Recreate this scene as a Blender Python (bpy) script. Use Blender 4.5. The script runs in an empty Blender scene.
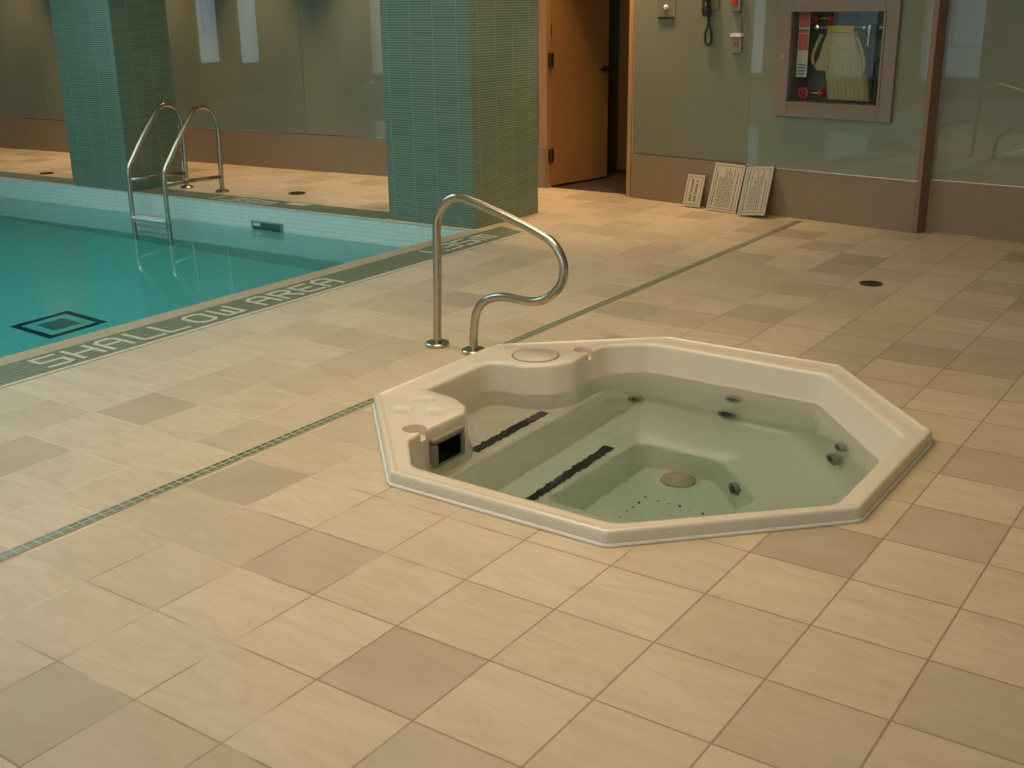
import bpy, bmesh, math, random
from mathutils import Vector, Matrix
random.seed(7)
T = 0.3048            # one deck tile (12 in); the whole place is laid out in tiles
C = bpy.context.scene.collection
PI = math.pi

# ------------------------------------------------------------------ materials
class NT:
    def __init__(s, name):
        s.m = bpy.data.materials.new(name); s.m.use_nodes = True
        s.t = s.m.node_tree; s.t.nodes.clear()
        s.out = s.t.nodes.new('ShaderNodeOutputMaterial')
    def n(s, typ, **kw):
        nd = s.t.nodes.new(typ)
        for k, v in kw.items(): setattr(nd, k, v)
        return nd
    def put(s, sock, v):
        if v is None: return
        if hasattr(v, 'links'): s.t.links.new(v, sock)
        else:
            if isinstance(v, (tuple, list)) and len(v) == 3 and sock.type == 'RGBA': v = tuple(v) + (1,)
            sock.default_value = v
    def math(s, op, a, b=None, c=None):
        nd = s.n('ShaderNodeMath', operation=op); s.put(nd.inputs[0], a)
        if b is not None: s.put(nd.inputs[1], b)
        if c is not None: s.put(nd.inputs[2], c)
        return nd.outputs[0]
    def mix(s, f, a, b):
        nd = s.n('ShaderNodeMix', data_type='RGBA'); s.put(nd.inputs[0], f); s.put(nd.inputs[6], a); s.put(nd.inputs[7], b)
        return nd.outputs[2]
    def pos(s, k=1 / T):
        g = s.n('ShaderNodeNewGeometry'); v = s.n('ShaderNodeVectorMath', operation='SCALE')
        s.put(v.inputs[0], g.outputs['Position']); v.inputs['Scale'].default_value = k
        return v.outputs[0]
    def sep(s, v):
        nd = s.n('ShaderNodeSeparateXYZ'); s.put(nd.inputs[0], v); return nd.outputs
    def comb(s, x, y, z=0.0):
        nd = s.n('ShaderNodeCombineXYZ')
        for i, a in enumerate((x, y, z)): s.put(nd.inputs[i], a)
        return nd.outputs[0]
    def noise(s, vec, scale, detail=3, rough=.5, dist=0):
        nd = s.n('ShaderNodeTexNoise'); s.put(nd.inputs['Vector'], vec)
        nd.inputs['Scale'].default_value = scale; nd.inputs['Detail'].default_value = detail
        nd.inputs['Roughness'].default_value = rough; nd.inputs['Distortion'].default_value = dist
        return nd.outputs['Fac']
    def ramp(s, f, stops, interp='LINEAR'):
        nd = s.n('ShaderNodeValToRGB'); s.put(nd.inputs[0], f); cr = nd.color_ramp; cr.interpolation = interp
        while len(cr.elements) < len(stops): cr.elements.new(.5)
        for e, (p, c) in zip(cr.elements, stops): e.position = p; e.color = tuple(c) + (1,)
        return nd.outputs[0]
    def bump(s, h, strength=.3, dist=.002):
        nd = s.n('ShaderNodeBump'); s.put(nd.inputs['Height'], h); nd.inputs['Strength'].default_value = strength
        nd.inputs['Distance'].default_value = dist; return nd.outputs[0]
    def bsdf(s, color, rough=.5, metal=0, spec=.5, normal=None, coat=0, emit=None, estr=0, **kw):
        b = s.n('ShaderNodeBsdfPrincipled'); s.put(b.inputs['Base Color'], color); s.put(b.inputs['Roughness'], rough)
        b.inputs['Metallic'].default_value = metal; b.inputs['Specular IOR Level'].default_value = spec
        b.inputs['Coat Weight'].default_value = coat
        if normal is not None: s.put(b.inputs['Normal'], normal)
        if emit: b.inputs['Emission Color'].default_value = tuple(emit) + (1,); b.inputs['Emission Strength'].default_value = estr
        s.t.links.new(b.outputs[0], s.out.inputs[0]); return s.m
    # grid of little tiles: returns (grout mask, per tile random)
    def grid(s, u, v, pu, pv, gap, u0=0., v0=0.):
        a = s.math('DIVIDE', s.math('SUBTRACT', u, u0), pu); b = s.math('DIVIDE', s.math('SUBTRACT', v, v0), pv)
        fa, fb = s.math('FRACT', a), s.math('FRACT', b)
        ea = s.math('MULTIPLY', s.math('MINIMUM', fa, s.math('SUBTRACT', 1., fa)), pu)
        eb = s.math('MULTIPLY', s.math('MINIMUM', fb, s.math('SUBTRACT', 1., fb)), pv)
        m = s.math('LESS_THAN', s.math('MINIMUM', ea, eb), gap / 2)
        w = s.n('ShaderNodeTexWhiteNoise', noise_dimensions='2D')
        s.put(w.inputs['Vector'], s.comb(s.math('FLOOR', a), s.math('FLOOR', b)))
        return m, w.outputs['Value']

def simple(name, col, rough=.5, metal=0, spec=.5, coat=0, emit=None, estr=0, nz=.06, scale=14):
    t = NT(name); p = t.pos(); f = t.noise(p, scale, 4)
    c = t.mix(f, tuple(x * (1 - nz * 2) for x in col), tuple(min(1, x * (1 + nz * 2)) for x in col))
    return t.bsdf(c, rough, metal, spec, None, coat, emit, estr)

def mosaic(name, c1, c2, grout, pu, pv, gap, rough=.3, plane='xy', u0=0., v0=0., spec=.5, bump=.3):
    t = NT(name); x, y, z = t.sep(t.pos())
    if plane == 'xy': u, v = x, y
    else: u, v = t.math('ADD', x, y), z
    m, r = t.grid(u, v, pu, pv, gap, u0, v0)
    c = t.mix(m, t.mix(r, c1, c2), grout)
    return t.bsdf(c, t.mix(m, (rough,) * 3, (.8,) * 3), spec=spec, normal=t.bump(t.math('SUBTRACT', 1., m), bump, .001))

def floor_material():
    t = NT('limestone_tile'); p = t.pos(); x, y, z = t.sep(p)
    m, r = t.grid(x, y, 1., 1., .020, .955, .035)
    col = t.ramp(r, [(0, (.34, .285, .21)), (.16, (.42, .355, .26)), (.36, (.50, .42, .30)), (.6, (.545, .46, .335)), (1, (.585, .50, .37))])
    # cloudy veins, turned differently from tile to tile
    sh = t.math('MULTIPLY', r, 37.)
    q = t.comb(t.math('ADD', t.math('MULTIPLY', x, .8), sh), t.math('MULTIPLY', y, 3.2), sh)
    v = t.noise(q, 1.6, 6, .66, 1.1)
    col = t.mix(t.math('MULTIPLY', t.math('SUBTRACT', v, .36), 1.5), col, (.36, .275, .185))
    v2 = t.noise(t.comb(t.math('ADD', x, sh), t.math('MULTIPLY', y, 1.3), sh), .8, 3, .5, .4)
    col = t.mix(t.math('MULTIPLY', t.math('SUBTRACT', v2, .42), .9), col, (.62, .50, .40))
    f = t.noise(p, 38, 3, .6)
    col = t.mix(t.math('MULTIPLY', f, .16), col, (.72, .62, .46))
    g = t.noise(p, .9, 2)
    gcol = t.ramp(t.math('SUBTRACT', g, t.math('MULTIPLY', x, .05)), [(.38, (.17, .10, .065)), (.62, (.66, .60, .50))])
    col = t.mix(t.math('MULTIPLY', m, .62), col, gcol)
    h = t.math('ADD', t.math('MULTIPLY', t.math('SUBTRACT', 1., m), 1.), t.math('MULTIPLY', v, .25))
    return t.bsdf(col, t.mix(v, (.42,) * 3, (.56,) * 3), spec=.42, normal=t.bump(h, .25, .0015))

def water_material(name, col, dens, ripple, scale, rough=0.0):
    t = NT(name)
    p = t.pos()
    nrm = t.bump(t.noise(p, scale, 2, .5), ripple, .02)
    fr = t.n('ShaderNodeBsdfGlass'); fr.inputs['IOR'].default_value = 1.333; fr.inputs['Roughness'].default_value = rough
    fr.inputs['Color'].default_value = (1, 1, 1, 1); t.put(fr.inputs['Normal'], nrm)
    t.t.links.new(fr.outputs[0], t.out.inputs[0])
    va = t.n('ShaderNodeVolumeAbsorption'); va.inputs['Color'].default_value = tuple(col) + (1,); va.inputs['Density'].default_value = dens
    t.t.links.new(va.outputs[0], t.out.inputs['Volume'])
    return t.m

def wood(name, c1, c2, rough=.4):
    t = NT(name); x, y, z = t.sep(t.pos())
    f = t.noise(t.comb(t.math('MULTIPLY', t.math('ADD', x, y), 5.), 0., t.math('MULTIPLY', z, .35)), 3, 5, .6, .5)
    return t.bsdf(t.mix(f, c1, c2), rough)

def painted_glass(name, col, paler):
    t = NT(name); p = t.pos(); c = t.mix(t.noise(p, .6, 2), col, paler)  # noise shifts the tone at random between two close greens
    b = t.n('ShaderNodeBsdfDiffuse'); t.put(b.inputs[0], c)
    g = t.n('ShaderNodeBsdfGlossy'); g.inputs['Roughness'].default_value = .012; g.inputs[0].default_value = (.93, 1, .97, 1)
    f = t.n('ShaderNodeFresnel'); f.inputs[0].default_value = 1.6
    mx = t.n('ShaderNodeMixShader'); t.put(mx.inputs[0], t.math('ADD', t.math('MULTIPLY', f.outputs[0], 1.1), .03))
    t.t.links.new(b.outputs[0], mx.inputs[1]); t.t.links.new(g.outputs[0], mx.inputs[2])
    t.t.links.new(mx.outputs[0], t.out.inputs[0]); return t.m

def clear_pane(name):
    t = NT(name)
    a = t.n('ShaderNodeBsdfTransparent'); a.inputs[0].default_value = (.93, .96, .94, 1)
    g = t.n('ShaderNodeBsdfGlossy'); g.inputs['Roughness'].default_value = .01
    f = t.n('ShaderNodeFresnel'); f.inputs[0].default_value = 1.45
    mx = t.n('ShaderNodeMixShader'); t.put(mx.inputs[0], f.outputs[0])
    t.t.links.new(a.outputs[0], mx.inputs[1]); t.t.links.new(g.outputs[0], mx.inputs[2])
    t.t.links.new(mx.outputs[0], t.out.inputs[0]); return t.m

def brushed(name, col=(.62, .56, .48), rough=.24):
    t = NT(name); p = t.pos(); x, y, z = t.sep(p)
    f = t.noise(t.comb(t.math('MULTIPLY', x, 3.), t.math('MULTIPLY', y, 3.), t.math('MULTIPLY', z, 60.)), 6, 2)
    return t.bsdf(t.mix(f, tuple(c * .9 for c in col), col), t.mix(f, (rough * .8,) * 3, (rough * 1.3,) * 3), metal=1)

def acrylic(name):
    t = NT(name); p = t.pos()
    sp = t.noise(p, 150, 2, .7); c = t.ramp(sp, [(.3, (.56, .485, .385)), (.5, (.69, .62, .52)), (.7, (.78, .73, .64))])
    return t.bsdf(c, .2, spec=.5, coat=.25)

def worn_strip(name):
    t = NT(name); p = t.pos(); f = t.noise(p, 16, 5, .7)
    return t.bsdf(t.ramp(f, [(.42, (.006, .007, .009)), (.66, (.012, .012, .014)), (.70, (.2, .24, .18))]), .75)

def sky_pane(name, c, s):
    t = NT(name); p = t.pos(); x, y, z = t.sep(p)
    e = t.n('ShaderNodeEmission'); t.put(e.inputs[0], t.mix(t.noise(p, .7, 3), c, tuple(v * .6 for v in c))); e.inputs[1].default_value = s
    t.t.links.new(e.outputs[0], t.out.inputs[0]); return t.m

M = {}
M['floor'] = floor_material()
M['strip'] = mosaic('green_strip_mosaic', (.085, .115, .065), (.13, .16, .095), (.42, .42, .31), .0775, .13, .018, .3, u0=-1.245)
M['band'] = mosaic('green_band_mosaic', (.15, .175, .11), (.19, .22, .145), (.11, .13, .085), .085, .085, .014, .4)
M['coping'] = mosaic('beige_coping_mosaic', (.43, .34, .235), (.5, .41, .29), (.33, .27, .2), .0875, .09, .013, .35)
M['white_mosaic'] = mosaic('white_mosaic', (.56, .55, .46), (.64, .62, .52), (.4, .38, .3), .085, .085, .01, .35)
M['letter_tile'] = simple('ivory_tile', (.56, .54, .43), .4)
M['pool_tile'] = mosaic('pool_wall_mosaic', (.56, .66, .62), (.62, .72, .67), (.44, .54, .51), .112, .112, .013, .3, 'xz')
M['pool_floor'] = mosaic('pool_floor_mosaic', (.62, .84, .80), (.68, .88, .84), (.56, .78, .75), .155, .155, .018, .4)
M['dark_tile'] = mosaic('dark_blue_mosaic', (.01, .03, .07), (.02, .05, .09), (.03, .06, .08), .155, .155, .018, .4)
M['pillar'] = mosaic('green_glass_mosaic', (.095, .155, .105), (.125, .19, .13), (.22, .26, .19), .69, .058, .013, .16, 'xz', u0=.1, spec=.6)
M['pillar'].name = 'green_glass_mosaic'
M['wainscot'] = mosaic('beige_wall_mosaic', (.245, .185, .125), (.265, .20, .135), (.225, .17, .115), .08, .08, .008, .35, 'xz')
M['plaster'] = simple('plaster', (.52, .47, .38), .8)
M['ceiling'] = simple('white_ceiling', (.75, .72, .65), .9)
M['glass'] = painted_glass('back_painted_glass', (.175, .195, .155), (.205, .22, .175))
M['pane'] = clear_pane('clear_glass')
M['steel'] = brushed('brushed_steel', (.50, .44, .36), .22)
M['chrome'] = brushed('polished_steel', (.8, .78, .74), .12)
M['dark_metal'] = simple('aged_bronze', (.10, .065, .035), .4, .8)
M['acrylic'] = acrylic('speckled_acrylic')
M['caulk'] = simple('white_sealant', (.80, .76, .70), .45, nz=.03)
M['lid'] = simple('beige_plastic', (.54, .48, .42), .35)
M['grey_plastic'] = simple('grey_plastic', (.22, .20, .155), .35)
M['dark'] = simple('black_plastic', (.012, .014, .014), .35)
M['black'] = simple('black_rubber', (.02, .02, .024), .5)
M['grip'] = worn_strip('worn_grip_tape')
M['drain_tan'] = simple('tan_plastic', (.50, .33, .24), .5)
M['door'] = wood('honey_door_wood', (.29, .15, .05), (.36, .19, .07))
M['frame'] = wood('painted_door_frame', (.36, .20, .085), (.42, .24, .11), .45)
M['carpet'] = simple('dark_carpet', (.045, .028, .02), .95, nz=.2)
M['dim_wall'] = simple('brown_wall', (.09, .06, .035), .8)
M['cabinet'] = simple('taupe_enamel', (.20, .165, .14), .4)
M['cavity'] = simple('grey_enamel', (.17, .18, .155), .5)
M['red'] = simple('red_enamel', (.55, .035, .03), .3)
M['brass'] = simple('brass', (.5, .38, .14), .25, 1)
M['yellow'] = simple('yellow_vinyl', (.50, .34, .01), .5)
M['hose'] = simple('canvas_hose', (.46, .37, .20), .85, nz=.15, scale=30)
M['paper'] = simple('white_paper', (.62, .6, .55), .7)
M['sign'] = simple('cream_sign_board', (.47, .42, .33), .5)
M['sign_grey'] = simple('grey_sign_board', (.36, .35, .29), .5)
M['ink'] = simple('dark_ink', (.17, .16, .13), .6)
M['plate'] = simple('satin_plate', (.30, .28, .25), .35, .5)
M['white'] = simple('white_plastic', (.7, .68, .62), .35)
M['trim'] = simple('clay_trim', (.22, .14, .10), .45)
M['spa_water'] = water_material('spa_water', (.34, .95, .86), .50, .10, 3.2)
M['pool_water'] = water_material('pool_water', (.03, .86, .84), .50, .03, 1.6)
M['sky'] = sky_pane('overcast_daylight', (.75, .9, 1.0), .35)

# ------------------------------------------------------------------ mesh helpers (all in tiles)
def bm_box(bm, x0, x1, y0, y1, z0, z1, mat=None):
    vs = [bm.verts.new((x, y, z)) for x in (x0, x1) for y in (y0, y1) for z in (z0, z1)]
    if mat is not None:
        for v in vs: v.co = mat @ v.co
    for f in ((0, 1, 3, 2), (4, 6, 7, 5), (0, 4, 5, 1), (2, 3, 7, 6), (0, 2, 6, 4), (1, 5, 7, 3)):
        bm.faces.new([vs[i] for i in f])
def bm_prism(bm, pts, z0, z1):
    a = [bm.verts.new((x, y, z0)) for x, y in pts]; b = [bm.verts.new((x, y, z1)) for x, y in pts]
    n = len(pts); bm.faces.new(a[::-1]); bm.faces.new(b)
    for i in range(n): bm.faces.new((a[i], a[(i + 1) % n], b[(i + 1) % n], b[i]))
def bm_cyl(bm, c, axis, r, h, n=28, r2=None):
    axis = Vector(axis).normalized(); q = Vector((0, 0, 1)).rotation_difference(axis).to_matrix(); c = Vector(c)
    r2 = r if r2 is None else r2
    a = [bm.verts.new(c + q @ Vector((r * math.cos(2 * PI * i / n), r * math.sin(2 * PI * i / n), 0))) for i in range(n)]
    b = [bm.verts.new(c + q @ Vector((r2 * math.cos(2 * PI * i / n), r2 * math.sin(2 * PI * i / n), h))) for i in range(n)]
    bm.faces.new(a[::-1]); bm.faces.new(b)
    for i in range(n): bm.faces.new((a[i], a[(i + 1) % n], b[(i + 1) % n], b[i]))
def bm_ring(bm, c, axis, r0, r1, h, n=32):
    axis = Vector(axis).normalized(); q = Vector((0, 0, 1)).rotation_difference(axis).to_matrix(); c = Vector(c)
    L = []
    for r, z in ((r0, 0), (r1, 0), (r1, h), (r0, h)):
        L.append([bm.verts.new(c + q @ Vector((r * math.cos(2 * PI * i / n), r * math.sin(2 * PI * i / n), z))) for i in range(n)])
    for k in range(4):
        A, B = L[k], L[(k + 1) % 4]
        for i in range(n): bm.faces.new((A[i], A[(i + 1) % n], B[(i + 1) % n], B[i]))
def bm_lathe(bm, c, axis, prof, n=32):
    axis = Vector(axis).normalized(); q = Vector((0, 0, 1)).rotation_difference(axis).to_matrix(); c = Vector(c)
    L = [[bm.verts.new(c + q @ Vector((r * math.cos(2 * PI * i / n), r * math.sin(2 * PI * i / n), z))) for i in range(n)] for r, z in prof]
    for A, B in zip(L, L[1:]):
        for i in range(n): bm.faces.new((A[i], A[(i + 1) % n], B[(i + 1) % n], B[i]))
    bm.faces.new(L[0][::-1]); bm.faces.new(L[-1])
def catmull(pts, k=8):
    P = [Vector(p) for p in pts]; P = [P[0] * 2 - P[1]] + P + [P[-1] * 2 - P[-2]]; out = []
    for i in range(1, len(P) - 2):
        for j in range(k):
            t = j / k; a, b, c, d = P[i - 1], P[i], P[i + 1], P[i + 2]
            out.append(.5 * ((2 * b) + (c - a) * t + (2 * a - 5 * b + 4 * c - d) * t * t + (3 * b - a - 3 * c + d) * t ** 3))
    out.append(P[-2]); return out
def bm_tube(bm, path, r, n=16, rad=None):
    path = [Vector(p) for p in path]; t0 = (path[1] - path[0]).normalized()
    up = Vector((0, 0, 1)) if abs(t0.z) < .9 else Vector((0, 1, 0))
    nrm = (up - t0 * up.dot(t0)).normalized(); rings = []; prev = t0
    for i, p in enumerate(path):
        t = (path[min(i + 1, len(path) - 1)] - path[max(i - 1, 0)]).normalized()
        nrm = (prev.rotation_difference(t).to_matrix() @ nrm); nrm = (nrm - t * nrm.dot(t)).normalized(); prev = t
        b = t.cross(nrm); rr = rad[i] if rad else r
        rings.append([bm.verts.new(p + (nrm * math.cos(2 * PI * j / n) + b * math.sin(2 * PI * j / n)) * rr) for j in range(n)])
    for A, B in zip(rings, rings[1:]):
        for j in range(n): bm.faces.new((A[j], A[(j + 1) % n], B[(j + 1) % n], B[j]))
    bm.faces.new(rings[0][::-1]); bm.faces.new(rings[-1])

def obj(name, bm, mat, parent=None, smooth=False, bevel=0, origin=None, recalc=True):
    if recalc: bmesh.ops.recalc_face_normals(bm, faces=bm.faces)
    co = [v.co for v in bm.verts]
    if origin is None:
        origin = Vector(((min(c.x for c in co) + max(c.x for c in co)) / 2, (min(c.y for c in co) + max(c.y for c in co)) / 2, min(c.z for c in co)))
    origin = Vector(origin)
    for v in bm.verts: v.co = (v.co - origin) * T
    me = bpy.data.meshes.new(name); bm.to_mesh(me); bm.free()
    o = bpy.data.objects.new(name, me); C.objects.link(o)
    me.materials.append(M[mat] if isinstance(mat, str) else mat)
    o.location = origin * T
    if parent is not None:
        base = Vector((0, 0, 0)); q = parent
        while q: base += q.location; q = q.parent
        o.parent = parent; o.location = origin * T - base
    if smooth:
        for p in me.polygons: p.use_smooth = True
        if smooth == 'auto':
            sharp = []
            b2 = bmesh.new(); b2.from_mesh(me)
            for e in b2.edges:
                if len(e.link_faces) == 2 and e.calc_face_angle(0) > math.radians(35): e.smooth = False
            b2.to_mesh(me); b2.free()
    if bevel:
        md = o.modifiers.new('bevel', 'BEVEL'); md.width = bevel * T; md.segments = 2; md.limit_method = 'ANGLE'
    return o
def NB(): return bmesh.new()
def tag(o, label, cat, group=None, kind=None):
    o['label'] = label; o['category'] = cat
    if group: o['group'] = group
    if kind: o['kind'] = kind
    return o
def thing(name, label, cat, loc, group=None, kind=None):
    o = bpy.data.objects.new(name, None); C.objects.link(o); o.location = Vector(loc) * T; o.empty_display_size = .1
    return tag(o, label, cat, group, kind)
def struct(name, bm, mat, label=None, cat=None, **kw):
    o = obj(name, bm, mat, **kw); o['kind'] = 'structure'
    if label: o['label'] = label; o['category'] = cat
    return o
def boxobj(name, b, mat, parent=None, bevel=0, **kw):
    bm = NB(); bm_box(bm, *b); return obj(name, bm, mat, parent, bevel=bevel, **kw)

# ------------------------------------------------------------------ floor with pool and tub openings
SX0, SX1, SY0, SY1 = -1.05, 5.63, 3.35, 9.95        # octagonal tub outer flats
OCT = [(SX0, 5.30), (.90, SY0), (3.72, SY0), (SX1, 5.30), (SX1, 7.96), (3.78, SY1), (1.0, SY1), (SX0, 8.14)]
PX = -7.3                                           # near pool edge
def far_edge(x): return 15.93 + (x + 7.4) * .038    # far pool edge
RX = 14.; LX = -42.; FY = -16.
bm = NB()
def poly(bm, pts, z=0): bm.faces.new([bm.verts.new((x, y, z)) for x, y in pts])
hin = [(x + (.12 if x < 2 else -.12), y + (.12 if y < 6 else -.12)) for x, y in OCT]
poly(bm, [(PX, FY), (RX, FY), (RX, SY0 + .12), (PX, SY0 + .12)])
poly(bm, [(PX, SY0 + .12), (SX0 + .12, SY0 + .12), (SX0 + .12, SY1 - .12), (PX, SY1 - .12)])
poly(bm, [(SX1 - .12, SY0 + .12), (RX, SY0 + .12), (RX, SY1 - .12), (SX1 - .12, SY1 - .12)])
poly(bm, [(PX, SY1 - .12), (RX, SY1 - .12), (RX, 22.5), (PX, 22.5)])
for a, b, cx, cy in ((0, 1, SX0 + .12, SY0 + .12), (2, 3, SX1 - .12, SY0 + .12), (4, 5, SX1 - .12, SY1 - .12), (6, 7, SX0 + .12, SY1 - .12)):
    poly(bm, [hin[a], hin[b], (cx, cy)])
poly(bm, [(PX, far_edge(PX)), (PX, 22.5), (LX, 22.5), (LX, far_edge(LX))])
poly(bm, [(PX, FY), (PX, -4.), (LX, -4.), (LX, FY)])
poly(bm, [(LX, -4.), (LX + 5, -4.), (LX + 5, far_edge(LX + 5)), (LX, far_edge(LX))])
for f in bm.faces:
    if f.normal.z < 0: f.normal_flip()
bm.normal_update()
for f in bm.faces:
    if f.normal.z < 0: f.normal_flip()
struct('floor', bm, 'floor', origin=(0, 0, 0), recalc=False)

# flush mosaic inlays in the floor
def inlay(name, pts, mat, label, cat, z=.012):
    bm = NB(); bm_prism(bm, pts, -.02, z); return struct(name, bm, mat, label, cat)
Y0 = -4.
inlay('pool_coping', [(-7.4, Y0), (-7.0, Y0), (-7.0, 16.15), (-7.4, 15.95)], 'coping', 'beige mosaic coping along the near edge of the pool', 'coping')
inlay('deck_band', [(-7.0, Y0), (-6.12, Y0), (-6.12, 16.45), (-7.0, 16.72)], 'band', 'green mosaic band beside the near pool edge, carrying the white letters', 'floor band', .010)
inlay('band_border', [(-6.12, Y0), (-6.03, Y0), (-6.03, 16.42), (-6.12, 16.45)], 'white_mosaic', 'thin white border line of the green lettered band', 'border line')
inlay('deck_band', [(-19.3, far_edge(-19.3) + .12), (-10.1, far_edge(-10.1) + .12), (-10.1, far_edge(-10.1) + 1.05), (-19.3, far_edge(-19.3) + 1.0)], 'band', 'green mosaic band on the far deck between the two pillars', 'floor band', .010)
inlay('deck_band', [(-36, far_edge(-36) + .12), (-22.0, far_edge(-22) + .12), (-22.0, far_edge(-22) + 1.0), (-36, far_edge(-36) + 1.0)], 'band', 'green mosaic band on the far deck left of the left pillar', 'floor band', .010)
inlay('pool_coping', [(-36.9, far_edge(-36.9)), (-7.3, far_edge(-7.3)), (-7.3, far_edge(-7.3) + .14), (-36.9, far_edge(-36.9) + .14)], 'white_mosaic', 'thin pale trim along the far edge of the pool', 'coping', .016)
inlay('accent_strip', [(-1.245, FY + .2), (-1.09, FY + .2), (-1.09, 5.52), (-1.245, 5.52)], 'strip', 'narrow green mosaic strip running from the foreground to the tub', 'floor strip')
inlay('accent_strip', [(-1.245, 8.3), (-1.09, 8.3), (-1.09, 21.1), (-1.245, 21.1)], 'strip', 'narrow green mosaic strip running from the tub to the far wall', 'floor strip')
inlay('patch_tile', [(-13.95, 16.35), (-13.3, 16.38), (-13.25, 16.66), (-13.95, 16.64)], 'white_mosaic', 'pale rectangular tile patch in the far green band', 'tile', .016)

# lettering in white mosaic bars: glyphs on a 5 x 7 stroke grid, u along reading direction, v up
G = {'S': [(0, 6, 4, 6), (0, 3, 0, 6), (0, 3, 4, 3), (4, 0, 4, 3), (0, 0, 4, 0)], 'H': [(0, 0, 0, 6), (4, 0, 4, 6), (0, 3, 4, 3)],
     'A': [(0, 0, 0, 5), (4, 0, 4, 5), (0, 3, 4, 3), (1, 6, 3, 6), (0, 5, 1, 6), (4, 5, 3, 6)], 'L': [(0, 0, 0, 6), (0, 0, 4, 0)],
     'O': [(0, 1, 0, 5), (4, 1, 4, 5), (1, 6, 3, 6), (1, 0, 3, 0), (0, 5, 1, 6), (4, 5, 3, 6), (0, 1, 1, 0), (4, 1, 3, 0)],
     'W': [(0, 0, 0, 6), (4, 0, 4, 6), (0, 0, 4, 0), (2, 0, 2, 4)], 'R': [(0, 0, 0, 6), (0, 6, 3, 6), (3, 6, 4, 5), (4, 5, 4, 4), (4, 4, 3, 3), (0, 3, 3, 3), (2, 3, 4, 0)],
     'E': [(0, 0, 0, 6), (0, 6, 4, 6), (0, 3, 3, 3), (0, 0, 4, 0)], '1': [(2, 0, 2, 6)], '.': [(2, 0, 2, .3)],
     '3': [(0, 6, 4, 6), (4, 0, 4, 6), (1, 3, 4, 3), (0, 0, 4, 0)], '5': [(0, 6, 4, 6), (0, 3, 0, 6), (0, 3, 4, 3), (4, 0, 4, 3), (0, 0, 4, 0)],
     'm': [(0, 0, 0, 4), (0, 4, 4, 4), (2, 0, 2, 4), (4, 0, 4, 4)]}
def glyph(ch, org, uax, vax, w, h, th=.075, label='', name='letter', group=None):
    bm = NB(); o = Vector(org); ua = Vector(uax); va = Vector(vax)
    for gi, (a, b, c, d) in enumerate(G[ch]):
        p = o + ua * (a / 4 * w) + va * (b / 6 * h); q = o + ua * (c / 4 * w) + va * (d / 6 * h)
        dr = (q - p).normalized(); sd = Vector((-dr.y, dr.x, 0)) * th / 2; p = p - dr * th / 2; q = q + dr * th / 2
        vs = [bm.verts.new((v.x, v.y, z)) for z in (0.004, .016 + gi * .0012) for v in (p - sd, q - sd, q + sd, p + sd)]
        for f in ((0, 3, 2, 1), (4, 5, 6, 7), (0, 1, 5, 4), (1, 2, 6, 5), (2, 3, 7, 6), (3, 0, 4, 7)): bm.faces.new([vs[i] for i in f])
    return tag(obj(name, bm, 'letter_tile'), label, 'letter' if name == 'letter' else 'numeral', group)
ordn = ['first', 'second', 'third', 'fourth', 'fifth', 'sixth', 'seventh']
LET = [('S', 3.93), ('H', 4.50), ('A', 5.05), ('L', 5.66), ('L', 6.18), ('O', 6.84), ('W', 7.44), ('A', 8.32), ('R', 8.88), ('E', 9.45), ('A', 10.0)]
desc = ['white mosaic letter S starting the pool-edge word', 'white mosaic letter H in the pool-edge lettering', 'white mosaic letter A between the H and the first L',
        'white mosaic letter L just after the first A', 'white mosaic letter L just before the O', 'white mosaic letter O in the pool-edge lettering',
        'white mosaic letter W ending the first word', 'white mosaic letter A starting the second word', 'white mosaic letter R in the second word',
        'white mosaic letter E in the second word', 'white mosaic letter A ending the second word']
for (ch, y), d in zip(LET, desc):
    glyph(ch, (-6.29, y, 0), (0, 1, 0), (-1, 0, 0), .38, .55, label=d, group='mosaic letters on the near green band')
for ch, y, d in (('1', 13.25, 'white mosaic numeral 1 seen beside the steel rail'), ('.', 13.6, 'white mosaic decimal point after the 1 in the depth mark'),
                 ('3', 13.98, 'white mosaic numeral 3 in the near depth mark'), ('5', 14.58, 'white mosaic numeral 5 in the near depth mark'), ('m', 15.2, 'white mosaic letter m ending the near depth mark')):
    glyph(ch, (-6.36, y, 0), (0, 1, 0), (-1, 0, 0), .42, .5 if ch != 'm' else .62, label=d, name='letter' if ch == 'm' else 'numeral', group='depth mark on the near green band')
for ch, x, d in (('1', -16.6, 'distant white numeral 1 behind the pool ladder'), ('.', -16.25, 'distant white decimal point on the far green band'),
                 ('3', -15.9, 'distant white numeral 3 on the far green band'), ('5', -15.3, 'distant white numeral 5 on the far green band'), ('m', -14.7, 'distant white letter m on the far green band')):
    glyph(ch, (x, far_edge(x) + .32, 0), (1, .038, 0), (0, 1, 0), .42, .5 if ch != 'm' else .6, label=d, name='letter' if ch == 'm' else 'numeral', group='depth mark on the far green band')

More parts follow.
